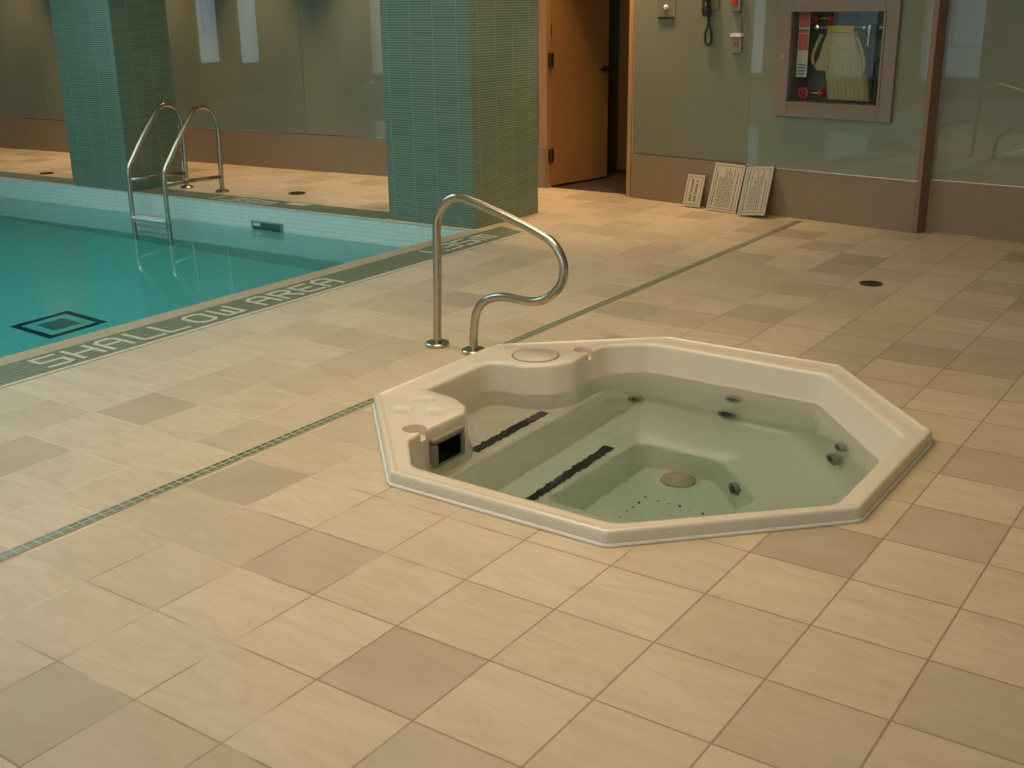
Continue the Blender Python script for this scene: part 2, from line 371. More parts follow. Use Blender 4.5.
# ------------------------------------------------------------------ pool basin and water
PD = -4.5; WL = -.6
PC = [(PX - .1, Y0), (PX - .1, far_edge(PX - .1)), (LX + 5, far_edge(LX + 5)), (LX + 5, Y0)]
bm = NB()
for i in range(4):
    (x0, y0), (x1, y1) = PC[i], PC[(i + 1) % 4]
    bm.faces.new([bm.verts.new(v) for v in ((x0, y0, PD), (x1, y1, PD), (x1, y1, 0), (x0, y0, 0))])
bmesh.ops.remove_doubles(bm, verts=bm.verts, dist=.001)
struct('pool_wall', bm, 'pool_tile', 'pale small-tiled side walls of the swimming pool', 'pool wall', recalc=False)
bm = NB(); bm_box(bm, LX + 4.9, PX, Y0 - .1, 16.2, PD - .2, PD)
struct('pool_bottom', bm, 'pool_floor', 'tiled bottom of the swimming pool seen through teal water', 'pool floor')
g = .06
bm = NB(); bm_prism(bm, [(PX - .1 + g, Y0 - g), (PX - .1 + g, far_edge(PX) + g), (LX + 5 - g, far_edge(LX + 5) + g), (LX + 5 - g, Y0 - g)], PD - .1, WL)
tag(obj('pool_water', bm, 'pool_water'), 'clear teal water filling the swimming pool', 'water', kind='stuff')
# main drain on the pool bottom
t = thing('pool_drain', 'square pool drain with dark tiled border on the pool bottom', 'drain', (-13.85, 9.02, PD))
bm = NB(); a0, a1, b0, b1 = -14.6, -13.1, 8.27, 9.77; w = .17
for q in ((a0, a1, b0, b0 + w), (a0, a1, b1 - w, b1), (a0, a0 + w, b0 + w, b1 - w), (a1 - w, a1, b0 + w, b1 - w)): bm_box(bm, *q, PD, PD + .02)
obj('border', bm, 'dark_tile', t)
bm = NB(); bm_box(bm, a0 + .42, a1 - .42, b0 + .42, b1 - .42, PD, PD + .03)
for i in range(8): bm_box(bm, a0 + .46 + i * .078, a0 + .49 + i * .078, b0 + .45, b1 - .45, PD + .03, PD + .05)
obj('grate', bm, simple('pool_grate', (.16, .30, .32), .5), t)
# wall skimmer
t = thing('pool_skimmer', 'dark rectangular skimmer slot at the waterline of the far pool wall', 'skimmer', (-13.97, far_edge(-13.97), -.6))
e = far_edge(-13.97) + .02
bm = NB()
for q in ((-14.55, -13.40, -.66, -.61), (-14.55, -13.40, -.42, -.38), (-14.55, -14.5, -.61, -.42), (-13.45, -13.40, -.61, -.42)): bm_box(bm, q[0], q[1], e - .06, e + .0, q[2], q[3])
obj('frame', bm, simple('skimmer_frame', (.14, .26, .22), .7), t)
boxobj('slot_shade', (-14.5, -13.45, e - .03, e + .0, -.61, -.42), simple('skimmer_slot_shade', (.05, .12, .10), .9), t)  # solid dark panel; the shade inside the slot is put into its colour
boxobj('flap', (-14.5, -13.45, e - .04, e - .03, -.61, -.52), simple('skimmer_flap', (.03, .07, .06), .9), t)

# pool ladder
t = thing('pool_ladder', 'steel pool ladder with two looped handrails at the far pool edge', 'ladder', (-17.9, 16, 0))
prof = [(16.97, 0), (16.99, .6), (17.02, 1.3), (17.02, 1.84), (16.93, 2.15), (16.74, 2.37), (16.5, 2.45), (16.27, 2.41), (16.1, 2.27), (15.85, 1.98), (15.5, 1.55), (15.2, 1.15), (15.03, .92), (14.96, .75), (14.94, .4), (14.94, -.6), (14.94, -2), (14.94, -3.4)]
for x, wh in ((-17.12, 0), (-18.66, 1)):
    bm = NB(); bm_tube(bm, catmull([(x, y, z) for y, z in prof], 5), .068, 14)
    h = obj('handrail', bm, 'steel', t, smooth=True)
    bm = NB(); bm_tube(bm, [(x, 14.94, .5), (x, 15.9, .47), (x, 16.98, .44)], .055, 12); obj('brace', bm, 'steel', h, smooth=True)
    bm = NB(); bm_lathe(bm, (x, 16.97, 0), (0, 0, 1), [(.2, 0), (.2, .03), (.15, .07), (.09, .08)], 24); obj('base_flange', bm, 'steel', h, smooth='auto')
    for k in range(3):
        bm = NB(); bm_lathe(bm, (x + .09, 14.86, -.72 - .17 * k), (0, -1, 0), [(.05, 0), (.05, .04), (.02, .06)], 10); obj('bolt', bm, 'dark', h)
for k, z in enumerate((-.52, -1.45, -2.4)):
    bm = NB(); bm_box(bm, -18.6, -17.18, 14.82, 15.12, z - .07, z)
    obj('tread', bm, 'white' if k == 0 else 'plate', t, bevel=.02)

# ------------------------------------------------------------------ walls
def holes_wall(bm, A, B, z0, z1, holes, thick=.4, front=0.):
    """wall slab along A->B, room on the right-hand (camera) side; holes = (s0,s1,z0,z1)"""
    A = Vector((A[0], A[1], 0)); B = Vector((B[0], B[1], 0)); d = (B - A); L = d.length; d.normalize(); n = Vector((d.y, -d.x, 0))
    S = sorted({0, L, *[h[0] for h in holes], *[h[1] for h in holes]}); Z = sorted({z0, z1, *[h[2] for h in holes], *[h[3] for h in holes]})
    S = [s for s in S if 0 <= s <= L]; Z = [z for z in Z if z0 <= z <= z1]
    mat = Matrix(((d.x, n.x, 0, A.x), (d.y, n.y, 0, A.y), (0, 0, 1, 0), (0, 0, 0, 1)))
    for s0, s1 in zip(S, S[1:]):
        run = None
        for a, b in zip(Z, Z[1:]):
            if any(h[0] <= s0 and s1 <= h[1] and h[2] <= a and b <= h[3] for h in holes):
                if run: bm_box(bm, s0, s1, -thick, front, *run, mat); run = None
            else: run = (run[0], b) if run else (a, b)
        if run: bm_box(bm, s0, s1, -thick, front, *run, mat)
    return mat
CZ = 9.2
W0, W1, W2, W3, W4, W5 = (LX, 19.5), (-9.6, 22.38), (-6.4, 22.2), (1.62, 21.1), (1.77, 21.47), (RX, 20.8)
def wall(name, A, B, holes=(), mat='plaster', z0=0, z1=CZ, **kw):
    bm = NB(); m = holes_wall(bm, A, B, z0, z1, list(holes), **kw); struct(name, bm, mat); return m
m_pool = wall('wall_pool_end', W0, W1)
DS0, DS1 = .28, 3.08
m_door = wall('wall_door', W1, W2, [(DS0, DS1, 0, 7.1)])
HOLE = (4.66, 7.0, 2.78, 4.88)
m_glass = wall('wall_far', W2, W3, [HOLE])
wall('wall_far_corner', W3, (1.75, 21.6))
m_right = wall('wall_far_right', W4, W5)
wall('wall_right', W5, (RX, FY))
# left wall with windows
WIN_L = [(-2.0 - 6.2, -2.0 - 4.5, 1.75, 7.6), (-2.0 - 2.3, -2.0 - .6, 1.95, 7.6), (-13.2, -11.4, 1.75, 7.6), (2.2, 4.2, 1.95, 7.6), (8., 10., 1.95, 7.6)]
L0 = (LX, FY)
wall('wall_left', L0, W0, [(a - FY, b - FY, c, d) for a, b, c, d in WIN_L])
WIN_F = [(-38.2, -36.0, .6, 7.6), (-34.4, -32.2, .6, 7.6), (-27, -24, .6, 7.6), (-21, -17, .6, 7.6), (-14.0, -10.5, 1.0, 7.6), (-7, -3, 1.0, 7.6), (0, 4, 1.0, 7.6), (7, 11, 1.0, 7.6)]
wall('wall_front', (RX, FY), L0, [(RX - b, RX - a, c, d) for a, b, c, d in WIN_F])
k = 1
def window(x0, x1, z0, z1, plane, at):
    global k
    t = bpy.data.objects.new('window_%d' % k, None); C.objects.link(t); t['kind'] = 'structure'; k += 1
    mp = (lambda a, b, u, v, p, q: (a, b, u, v, p, q)) if plane == 'y' else (lambda a, b, u, v, p, q: (u, v, a, b, p, q))
    t.location = Vector(((x0 + x1) / 2, at, z0) if plane == 'y' else (at, (x0 + x1) / 2, z0)) * T
    bm = NB()
    for a, b, p, q in ((x0, x0 + .12, z0, z1), (x1 - .12, x1, z0, z1), (x0 + .12, x1 - .12, z0, z0 + .12), (x0 + .12, x1 - .12, z1 - .12, z1), (x0 + .12, x1 - .12, z0 + 1.55, z0 + 1.7), ((x0 + x1) / 2 - .05, (x0 + x1) / 2 + .05, z0 + 1.7, z1 - .12)):
        bm_box(bm, *mp(a, b, at - .1, at + .1, p, q))
    obj('window_frame', bm, 'plate', t)
    bm = NB(); bm_box(bm, *mp(x0 + .05, x1 - .05, at - .02, at + .02, z0 + .05, z1 - .05)); obj('window_pane', bm, 'sky', t)
for a, b, c, d in WIN_L: window(a, b, c, d, 'x', LX - .2)
for a, b, c, d in WIN_F: window(a, b, c, d, 'y', FY - .2)
bm = NB(); bm_box(bm, LX - .5, RX + .5, FY - .5, 23.0, CZ, CZ + .2)
struct('ceiling', bm, 'ceiling')

# wainscot, painted glass panels, metal ledges
def strip_on(m, name, s0, s1, z0, z1, dep, mat, label=None, cat=None, holes=()):
    bm = NB()
    S = sorted({s0, s1, *[h[0] for h in holes], *[h[1] for h in holes]}); Z = sorted({z0, z1, *[h[2] for h in holes], *[h[3] for h in holes]})
    for a, b in zip(S, S[1:]):
        for p, q in zip(Z, Z[1:]):
            if not any(h[0] <= a and b <= h[1] and h[2] <= p and q <= h[3] for h in holes): bm_box(bm, a, b, 0, dep, p, q, m)
    return struct(name, bm, mat, label, cat)
LP = (Vector(W1) - Vector(W0)).length; LG = (Vector(W3) - Vector(W2)).length; LR = (Vector(W5) - Vector(W4)).length
strip_on(m_pool, 'baseboard_pool_end', 0, LP + .25, 0, 1.17, .12, 'wainscot', 'beige mosaic wainscot under the glass panels behind the pool', 'wainscot')
strip_on(m_glass, 'baseboard_far', 0, LG, 0, 1.19, .10, 'wainscot', 'beige mosaic wainscot behind the leaning sign boards', 'wainscot')
strip_on(m_right, 'baseboard_far_right', 0, LR, 0, 1.18, .10, 'wainscot', 'beige mosaic wainscot right of the clay-coloured corner trim', 'wainscot')
seams = [0, 5.5, 11.55, 17.5, 24.0, 30.0, LP]
for i, (a, b) in enumerate(zip(seams, seams[1:])):
    strip_on(m_pool, 'glass_wall_panel', a + .006, b - .006, 1.17, CZ, .07, 'glass', 'back-painted glass wall panel behind the pool, ' + ['hidden in the far left corner', 'beyond the left frame edge', 'at the left frame edge', 'behind the left pillar', 'between pillars, left of its seam', 'beside the blue-green pillar'][i], 'glass panel')
strip_on(m_glass, 'glass_wall_panel', 0.02, 3.58, 1.23, CZ, .07, 'glass', 'back-painted glass wall panel with switch and telephone', 'glass panel')
strip_on(m_glass, 'glass_wall_panel', 3.60, LG, 1.19, CZ, .09, 'glass', 'back-painted glass wall panel around the fire hose cabinet', 'glass panel', holes=[HOLE])
strip_on(m_right, 'glass_wall_panel', 0, 5.2, 1.20, CZ, .07, 'glass', 'back-painted glass wall panel at right, mirroring the handrail', 'glass panel')
strip_on(m_right, 'glass_wall_panel', 5.23, LR, 1.20, CZ, .07, 'glass', 'back-painted glass wall panel beyond the right frame edge', 'glass panel')
strip_on(m_glass, 'trim_1', 3.6, LG, 1.17, 1.20, .125, 'chrome', 'thin shiny metal ledge under the cabinet glass panel', 'ledge')
strip_on(m_right, 'trim_2', 0, LR, 1.18, 1.205, .12, 'chrome', 'thin shiny metal ledge right of the corner trim', 'ledge')
strip_on(m_pool, 'trim_3', 0, LP, 1.17, 1.19, .125, 'chrome', 'thin metal ledge under the glass behind the pool', 'ledge')
bm = NB(); bm_prism(bm, [(1.56, 21.0), (1.68, 20.98), (1.76, 21.38), (1.78, 21.5), (1.58, 21.5)], 0, CZ)
struct('trim_4', bm, 'trim', 'clay coloured vertical corner trim right of the fire cabinet', 'corner trim')

# pillars
def pillar(x0, x1, y0, y1, y0b, label):
    bm = NB(); bm_prism(bm, [(x0, y0), (x1, y0b), (x1 + .05, y1), (x0, y1)], 0, CZ)
    struct('pillar', bm, 'pillar', label, 'pillar')
pillar(-22.02, -19.42, 15.44, 17.45, 15.52, 'left green glass mosaic pillar beside the pool ladder')
pillar(-10.0, -7.34, 16.12, 18.8, 16.12, 'right green glass mosaic pillar at the pool corner near the door')
pillar(-35.0, -32.3, 15.0, 17.3, 15.05, 'green mosaic pillar beyond the left frame edge')

# ------------------------------------------------------------------ door and lobby
t = bpy.data.objects.new('door_1', None); C.objects.link(t); t.location = Vector((-9.3, 22.4, 0)) * T; t['kind'] = 'structure'
t['label'] = 'honey wood door standing open in a painted frame'; t['category'] = 'door'
bm = NB()
for q in ((DS0 - .26, DS0 + .02, 0, 7.2), (DS1 - .06, DS1 + .06, 0, 7.2), (DS0 + .02, DS1 - .06, 7.0, 7.2)): bm_box(bm, q[0], q[1], -.42, .05, q[2], q[3], m_door)
obj('door_frame', bm, 'frame', t)
A = Vector((-9.30, 22.42, 0)); B = Vector((-8.82, 24.95, 0)); d = (B - A).normalized(); n = Vector((d.y, -d.x, 0)); L = (B - A).length
ml = Matrix(((d.x, n.x, 0, A.x), (d.y, n.y, 0, A.y), (0, 0, 1, 0), (0, 0, 0, 1)))
bm = NB(); bm_box(bm, 0.08, L, -.15, 0, .05, 6.95, ml); leaf = obj('door_leaf', bm, 'door', t)
for z in (.75, 3.42, 6.2):
    bm = NB(); bm_box(bm, -.03, .18, -.02, .03, z, z + .36, ml); bm_cyl(bm, ml @ Vector((0.03, .05, z)), (0, 0, 1), .045, .36, 12); obj('hinge', bm, 'dark_metal', leaf)
bm = NB(); bm_cyl(bm, ml @ Vector((2.40, 0, 3.25)), n, .09, .04, 16); bm_cyl(bm, ml @ Vector((2.40, .03, 3.25)), n, .03, .16, 10)
bm_tube(bm, [ml @ Vector((2.42, .17, 3.25)), ml @ Vector((2.2, .18, 3.25)), ml @ Vector((2.02, .16, 3.24))], .035, 10); obj('handle', bm, 'dark_metal', leaf, smooth='auto')
bm = NB(); bm_box(bm, .05, .09, -.1, -.02, 4.2, 4.6, ml); bm_box(bm, .1, .13, 0, .01, 4.2, 4.55, ml); obj('latch_plate', bm, 'dark_metal', leaf)
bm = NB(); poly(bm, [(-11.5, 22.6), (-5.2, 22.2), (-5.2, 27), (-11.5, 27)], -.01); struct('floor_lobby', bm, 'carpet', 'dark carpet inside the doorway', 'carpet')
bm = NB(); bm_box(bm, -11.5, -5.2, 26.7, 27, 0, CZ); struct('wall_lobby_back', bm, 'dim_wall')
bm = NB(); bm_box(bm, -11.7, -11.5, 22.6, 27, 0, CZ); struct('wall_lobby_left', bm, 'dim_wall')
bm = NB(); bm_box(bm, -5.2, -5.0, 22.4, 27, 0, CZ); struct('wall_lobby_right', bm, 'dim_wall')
bm = NB(); bm_box(bm, -9.4, -7.0, 26.6, 26.7, 0.02, 7.2); o = struct('door_2', bm, 'door', 'wood door seen through the open doorway at the back of the lobby', 'door')

# ------------------------------------------------------------------ things on the far wall (local: s along wall, z up, dep towards room)
def wb(bm, s0, s1, d0, d1, z0, z1): bm_box(bm, s0, s1, d0, d1, z0, z1, m_glass)
def wp(s, d, z): return m_glass @ Vector((s, d, z))
nw = (m_glass.to_3x3() @ Vector((0, 1, 0))); sw = (m_glass.to_3x3() @ Vector((1, 0, 0)))
SO, SI, ZO, ZI = (4.33, 7.33), HOLE[:2], (2.45, 5.23), HOLE[2:]
cab = t = thing('fire_hose_cabinet', 'taupe metal fire hose cabinet with glazed door set in the glass wall', 'cabinet', wp(5.83, 0, 2.45))
bm = NB()
for a, b, p, q in ((SI[0], SI[0] + .03, *ZI), (SI[1] - .03, SI[1], *ZI), (SI[0] + .03, SI[1] - .03, ZI[0], ZI[0] + .03), (SI[0] + .03, SI[1] - .03, ZI[1] - .03, ZI[1])): wb(bm, a, b, -.75, .1, p, q)
wb(bm, SI[0], SI[1], -.8, -.75, *ZI); obj('housing', bm, 'cavity', t)
bm = NB()
for a, b, p, q in ((SO[0], SI[0] + .02, *ZO), (SI[1] - .02, SO[1], *ZO), (SI[0] + .02, SI[1] - .02, ZO[0], ZI[0] + .02), (SI[0] + .02, SI[1] - .02, ZI[1] - .02, ZO[1])): wb(bm, a, b, .09, .2, p, q)
dr = obj('door', bm, 'cabinet', t, bevel=.015)
bm = NB()
for a, b, p, q in ((SI[0] - .03, SI[0] + .02, ZI[0] - .03, ZI[1] + .03), (SI[1] - .02, SI[1] + .03, ZI[0] - .03, ZI[1] + .03), (SI[0] + .02, SI[1] - .02, ZI[0] - .03, ZI[0] + .02), (SI[0] + .02, SI[1] - .02, ZI[1] - .02, ZI[1] + .03)): wb(bm, a, b, .2, .225, p, q)
obj('molding', bm, 'cabinet', dr)
bm = NB(); wb(bm, SI[0] + .02, SI[1] - .02, .14, .15, ZI[0] + .02, ZI[1] - .02); obj('door_glass', bm, 'pane', dr)
bm = NB(); bm_lathe(bm, wp(4.52, .2, 3.84), nw, [(.05, 0), (.05, .03), (.025, .05)], 16); obj('latch', bm, 'chrome', dr)
# hose rack + hose
t = thing('hose_rack', 'horizontal steel hose rack bar inside the fire cabinet', 'rack', wp(5.9, -.4, 4.5))
bm = NB(); bm_tube(bm, [wp(5.05, -.35, 4.48), wp(6.75, -.35, 4.5)], .05, 12); obj('bar', bm, simple('green_steel', (.18, .25, .22), .3, .6), t)
bm = NB(); bm_lathe(bm, wp(5.1, -.28, 4.5), nw, [(.07, 0), (.07, .06), (.03, .08)], 14); obj('end_knob', bm, 'chrome', t)
bm = NB(); bm_lathe(bm, wp(6.32, -.28, 4.5), nw, [(.06, 0), (.06, .06), (.03, .08)], 14); obj('end_knob', bm, 'chrome', t)
bm = NB(); wb(bm, 5.46, 6.12, -.13, -.10, 4.40, 4.54); obj('label_plate', bm, 'yellow', t)
t = thing('fire_hose', 'beige canvas fire hose folded in hanging pleats behind the cabinet glass', 'hose', wp(5.9, -.4, 2.85))
bm = NB()      # pleats: a folded stack of flat loops
outline = [(5.42, 4.44), (6.16, 4.44), (6.22, 4.15), (6.38, 3.85), (6.45, 3.5), (6.55, 3.1), (6.58, 2.84), (5.55, 2.84), (5.5, 3.2), (5.42, 3.52), (5.2, 3.52), (5.1, 3.62), (5.22, 3.8), (5.3, 4.1)]
n_ = len(outline)
R1 = [bm.verts.new(wp(s, -.62, z)) for s, z in outline]
R2 = [bm.verts.new(wp(s, -.22, z)) for s, z in outline]
cs, cz = 5.85, 3.6
R3 = [bm.verts.new(wp(cs + (s - cs) * .9, -.14, cz + (z - cz) * .95)) for s, z in outline]
for A_, B_ in ((R1, R2), (R2, R3)):
    for i in range(n_): bm.faces.new((A_[i], A_[(i + 1) % n_], B_[(i + 1) % n_], B_[i]))
bm.faces.new(R1[::-1]); bm.faces.new(R3)
body = obj('folded_bundle', bm, 'hose', t)
for i in range(9):
    s0 = 5.6 + i * .1
    bm = NB(); pth = catmull([wp(5.5 + i * .075, -.17, 4.36), wp(5.5 + i * .088, -.15, 3.9), wp(5.56 + i * .1, -.138, 3.4), wp(5.62 + i * .108, -.14, 2.86)], 5)
    bm_tube(bm, pth, .011, 8); obj('pleat', bm, 'hose', t, smooth=True)
for pts in ([(5.32, 4.35), (5.2, 4.1), (5.12, 3.85), (5.16, 3.66)], [(6.2, 4.3), (6.38, 3.95), (6.44, 3.7), (6.42, 3.5)]):
    bm = NB(); bm_tube(bm, catmull([wp(s, -.13, z) for s, z in pts], 5), .04, 8); obj('pleat', bm, 'hose', t, smooth=True)
t = thing('hose_nozzle', 'polished metal hose nozzle hanging right of the folded hose', 'nozzle', wp(6.5, -.3, 3.95))
bm = NB(); bm_lathe(bm, wp(6.46, -.2, 4.05), sw * .03 + Vector((0, 0, 1)), [(.035, 0), (.06, .05), (.06, .3), (.085, .34), (.085, .5)], 16); obj('barrel', bm, 'chrome', t, smooth='auto')
bm = NB(); bm_lathe(bm, wp(6.55, -.24, 4.3), Vector((0, 0, 1)), [(.05, 0), (.07, .04), (.07, .24), (.04, .28)], 16); obj('coupling', bm, 'dark', t, smooth='auto')
bm = NB(); bm_tube(bm, catmull([wp(6.62, -.25, 2.9), wp(6.62, -.2, 3.4), wp(6.66, -.2, 3.7), wp(6.8, -.25, 3.86), wp(6.93, -.3, 3.88)], 6), .035, 10)
tag(obj('black_tube', bm, 'black', smooth=True), 'thin black tube curving up at the right side of the fire cabinet', 'tube')
bm = NB(); bm_lathe(bm, wp(6.84, -.45, 3.1), (0, 0, 1), [(.03, -.25), (.10, -.22), (.10, .45), (.07, .55), (.05, .6)], 18)
tag(obj('extinguisher', bm, simple('cream_cylinder', (.42, .37, .24), .4), smooth='auto'), 'small cream cylinder standing at right inside the fire cabinet', 'cylinder')
def valve(s, z, label, big=1.):
    t = thing('valve', label, 'valve', wp(s, -.4, z), 'red wheel valves in the fire cabinet')
    bm = NB(); bm_ring(bm, wp(s - .12, -.3, z), nw, .07 * big, .12 * big, .06, 20)
    for a in range(3): bm_tube(bm, [wp(s - .12, -.27, z), wp(s - .12 + .08 * math.cos(a * 2.1), -.27, z + .08 * math.sin(a * 2.1))], .018, 8)
    obj('hand_wheel', bm, 'red', t)
    bm = NB(); bm_lathe(bm, wp(s - .1, -.36, z), sw, [(.05, 0), (.07, .03), (.07, .1), (.04, .13), (.04, .24), (.07, .26), (.07, .34)], 16); obj('valve_body', bm, 'brass', t, smooth='auto')
    bm = NB(); bm_lathe(bm, wp(s + .26, -.36, z), sw, [(.10, 0), (.13, .03), (.13, .1), (.09, .13)], 16); obj('cap', bm, 'red', t, smooth='auto')
valve(4.98, 2.98, 'red and brass valve at the lower left of the fire cabinet', 1.2)
valve(5.1, 4.70, 'red and brass valve at the upper left of the fire cabinet')
bm = NB(); bm_lathe(bm, wp(6.86, -.3, 2.86), (0, 0, 1), [(.09, 0), (.09, .1), (.05, .14)], 16); obj('drain_plug', bm, 'red', cab)
t = thing('instruction_card', 'red and white instruction card at the left inside the fire cabinet', 'card', wp(4.85, -.1, 3.4))
bm = NB(); wb(bm, 4.72, 5.0, -.12, -.10, 3.36, 4.84); card = obj('card', bm, 'paper', t)
for z0, z1 in ((4.5, 4.82), (3.98, 4.36)):
    bm = NB(); wb(bm, 4.74, 4.99, -.10, -.09, z0, z1); obj('red_panel', bm, simple('red_print', (.62, .10, .09), .5), t)
bm = NB(); wb(bm, 4.72, 4.98, -.10, -.09, 4.38, 4.46); obj('heading', bm, 'ink', t); bm = NB()
for i in range(4): wb(bm, 4.76, 4.96, -.10, -.092, 3.42 + i * .07, 3.45 + i * .07)
obj('print', bm, 'ink', t)

# switch plate, telephone, pull station
t = thing('switch_plate', 'grey metal switch plate with a pale knob beside the doorway', 'switch', wp(1.02, .07, 4.7))
bm = NB(); wb(bm, .76, 1.29, .07, .12, 4.70, 5.3); obj('plate', bm, 'plate', t, bevel=.02)
bm = NB(); wb(bm, .77, 1.28, .12, .135, 4.70, 4.745); obj('plate_lip', bm, 'dark_metal', t)
bm = NB(); bm_lathe(bm, wp(1.03, .12, 4.98), nw, [(.06, 0), (.06, .05), (.03, .08)], 16); obj('knob', bm, 'white', t)
t = thing('wall_telephone', 'black wall telephone handset with a dangling cord loop', 'telephone', wp(2.36, .07, 4.78))
bm = NB(); wb(bm, 2.2, 2.58, .07, .13, 4.9, 5.5); obj('cradle', bm, simple('wall_cradle', (.20, .17, .09), .4), t, bevel=.02)
bm = NB()
path = [wp(2.33, .22, 4.80), wp(2.33, .26, 4.9), wp(2.32, .27, 5.1), wp(2.31, .27, 5.4), wp(2.31, .22, 5.6)]
bm_tube(bm, catmull(path, 4), .1, 14, rad=[.08 + .035 * (1 if i < 6 else .5 if i < 10 else 1) for i in range(17)]); obj('handset', bm, 'black', t, smooth=True)
bm = NB(); bm_lathe(bm, wp(2.34, .36, 5.05), nw, [(.05, -.02), (.05, .0)], 12); obj('button_pad', bm, 'plate', t)
bm = NB(); lp = catmull([wp(2.34, .2, 4.84), wp(2.36, .19, 4.6), wp(2.28, .18, 4.35), wp(2.28, .17, 4.15), wp(2.36, .17, 4.07), wp(2.45, .17, 4.15), wp(2.45, .18, 4.35), wp(2.38, .19, 4.6), wp(2.36, .2, 4.84)], 6)
bm_tube(bm, lp, .03, 8); obj('cord', bm, 'black', t, smooth=True)
t = thing('alarm_button', 'small white wall box with a red button near the top of frame', 'button', wp(3.1, .07, 4.88))
bm = NB(); wb(bm, 2.98, 3.24, .07, .2, 4.87, 5.35); obj('box', bm, 'plate', t, bevel=.02)
bm = NB(); bm_lathe(bm, wp(3.11, .2, 5.1), nw, [(.10, 0), (.10, .05), (.06, .08)], 18); obj('button', bm, 'red', t, smooth='auto')
t = thing('socket_plate', 'small grey metal outlet box below the red alarm button', 'outlet', wp(3.17, .07, 3.9))
bm = NB(); wb(bm, 3.05, 3.31, .07, .17, 3.9, 4.34); obj('box', bm, 'plate', t, bevel=.015)
bm = NB(); wb(bm, 3.03, 3.33, .07, .22, 4.28, 4.36); obj('lit_top', bm, 'white', t)  # white cap: the light on the box's top is put into its colour
bm = NB(); bm_lathe(bm, wp(3.17, .17, 4.12), nw, [(.035, 0), (.035, .03)], 12); obj('key_switch', bm, 'brass', t)
bm = NB(); bm_tube(bm, [wp(3.24, .12, 4.36), wp(3.26, .12, 4.6), wp(3.16, .12, 4.87)], .025, 8)
tag(obj('conduit', bm, simple('grey_conduit', (.22, .22, .18), .5), smooth=True), 'thin grey conduit joining the alarm button and the outlet below', 'conduit')

# leaning sign boards (text turned on its side)
def sign(sA, sB, h, bdep, mat, label, bold, tiltx=0.):
    b0 = wp(sA, bdep, 0); b1 = wp(sB, bdep, 0); xw = (b1 - b0).length; ux = (b1 - b0).normalized()
    top0 = wp(sA, .16, h) + ux * tiltx
    uy = (top0 - b0); H = uy.length; uy.normalize(); uz = ux.cross(uy).normalized()
    ux = (uy.cross(uz)).normalized()
    mm = Matrix(((ux.x, uy.x, uz.x, b0.x), (ux.y, uy.y, uz.y, b0.y), (ux.z, uy.z, uz.z, b0.z + .02), (0, 0, 0, 1)))
    t = thing('sign_board', label, 'sign', (b0 + b1) / 2)
    bm = NB(); bm_box(bm, 0, xw, 0, H, 0, .035, mm); obj('panel', bm, mat, t)
    bm = NB(); e = .055
    for q in ((e, xw - e, e, e + .014), (e, xw - e, H - e - .014, H - e), (e, e + .014, e, H - e), (xw - e - .014, xw - e, e, H - e)): bm_box(bm, *q, .035, .039, mm)
    obj('border_line', bm, 'ink', t)
    bm = NB(); rnd = random.Random(sA)
    if bold:
        for c in (.36, .62):
            y = .14
            if c > .5: obj('text_line', bm, 'ink', t); bm = NB()
            while y < H - .15:
                l = rnd.uniform(.03, .055); bm_box(bm, xw * c - .035, xw * c + .035, y, y + l, .035, .04, mm); y += l + .014 + (.03 if rnd.random() < .15 else 0)
    else:
        nl = int((xw - .2) / .05)
        for i in range(nl):
            x = .11 + i * .05; wd = .022 if i not in (0, nl - 1) else .034; y = .1 + rnd.uniform(0, .05); end = H - .1 - rnd.choice((0, 0, .1, .25, .4))
            if i in (1, nl - 2): continue
            while y < end:
                l = rnd.uniform(.03, .1); bm_box(bm, x, x + wd, y, min(y + l, end), .035, .039, mm); y += l + .02
    obj('printed_text', bm, 'ink', t)
sign(1.94, 2.47, .80, .40, 'sign', 'smallest leaning sign board, with two bold sideways lines of text', True, .0)
sign(2.74, 3.62, 1.17, .5, 'sign', 'cream sign board leaning on the wainscot between the other two', False, .03)
sign(3.80, 4.56, 1.12, .72, 'sign_grey', 'greyer sign board leaning nearest the end of the floor strip', False, -.12)

# floor drains
def drain(x, y, r, label):
    t = thing('floor_drain', label, 'drain', (x, y, 0), 'round bronze floor drains')
    bm = NB(); bm_ring(bm, (x, y, .0), (0, 0, 1), r * .82, r, .022, 32); obj('rim', bm, 'dark_metal', t)
    bm = NB(); bm_cyl(bm, (x, y, -.01), (0, 0, 1), r * .8, .02, 24)
    for i in range(-3, 4):
        h = math.sqrt(max(0, .64 - (i * .24 * .8) ** 2)) * r; bm_box(bm, x + i * r * .22 - .012, x + i * r * .22 + .012, y - h, y + h, .01, .02)
    obj('grille', bm, simple('drain_dark', (.05, .035, .02), .5), t)  # one dark brown for the disc and its bars
drain(2.38, 15.62, .21, 'round bronze floor drain on the deck right of the hot tub')
drain(-15.0, 17.88, .25, 'round bronze floor drain on the far deck between the pillars')
drain(-25.2, 16.66, .22, 'round bronze floor drain on the far deck left of the left pillar')

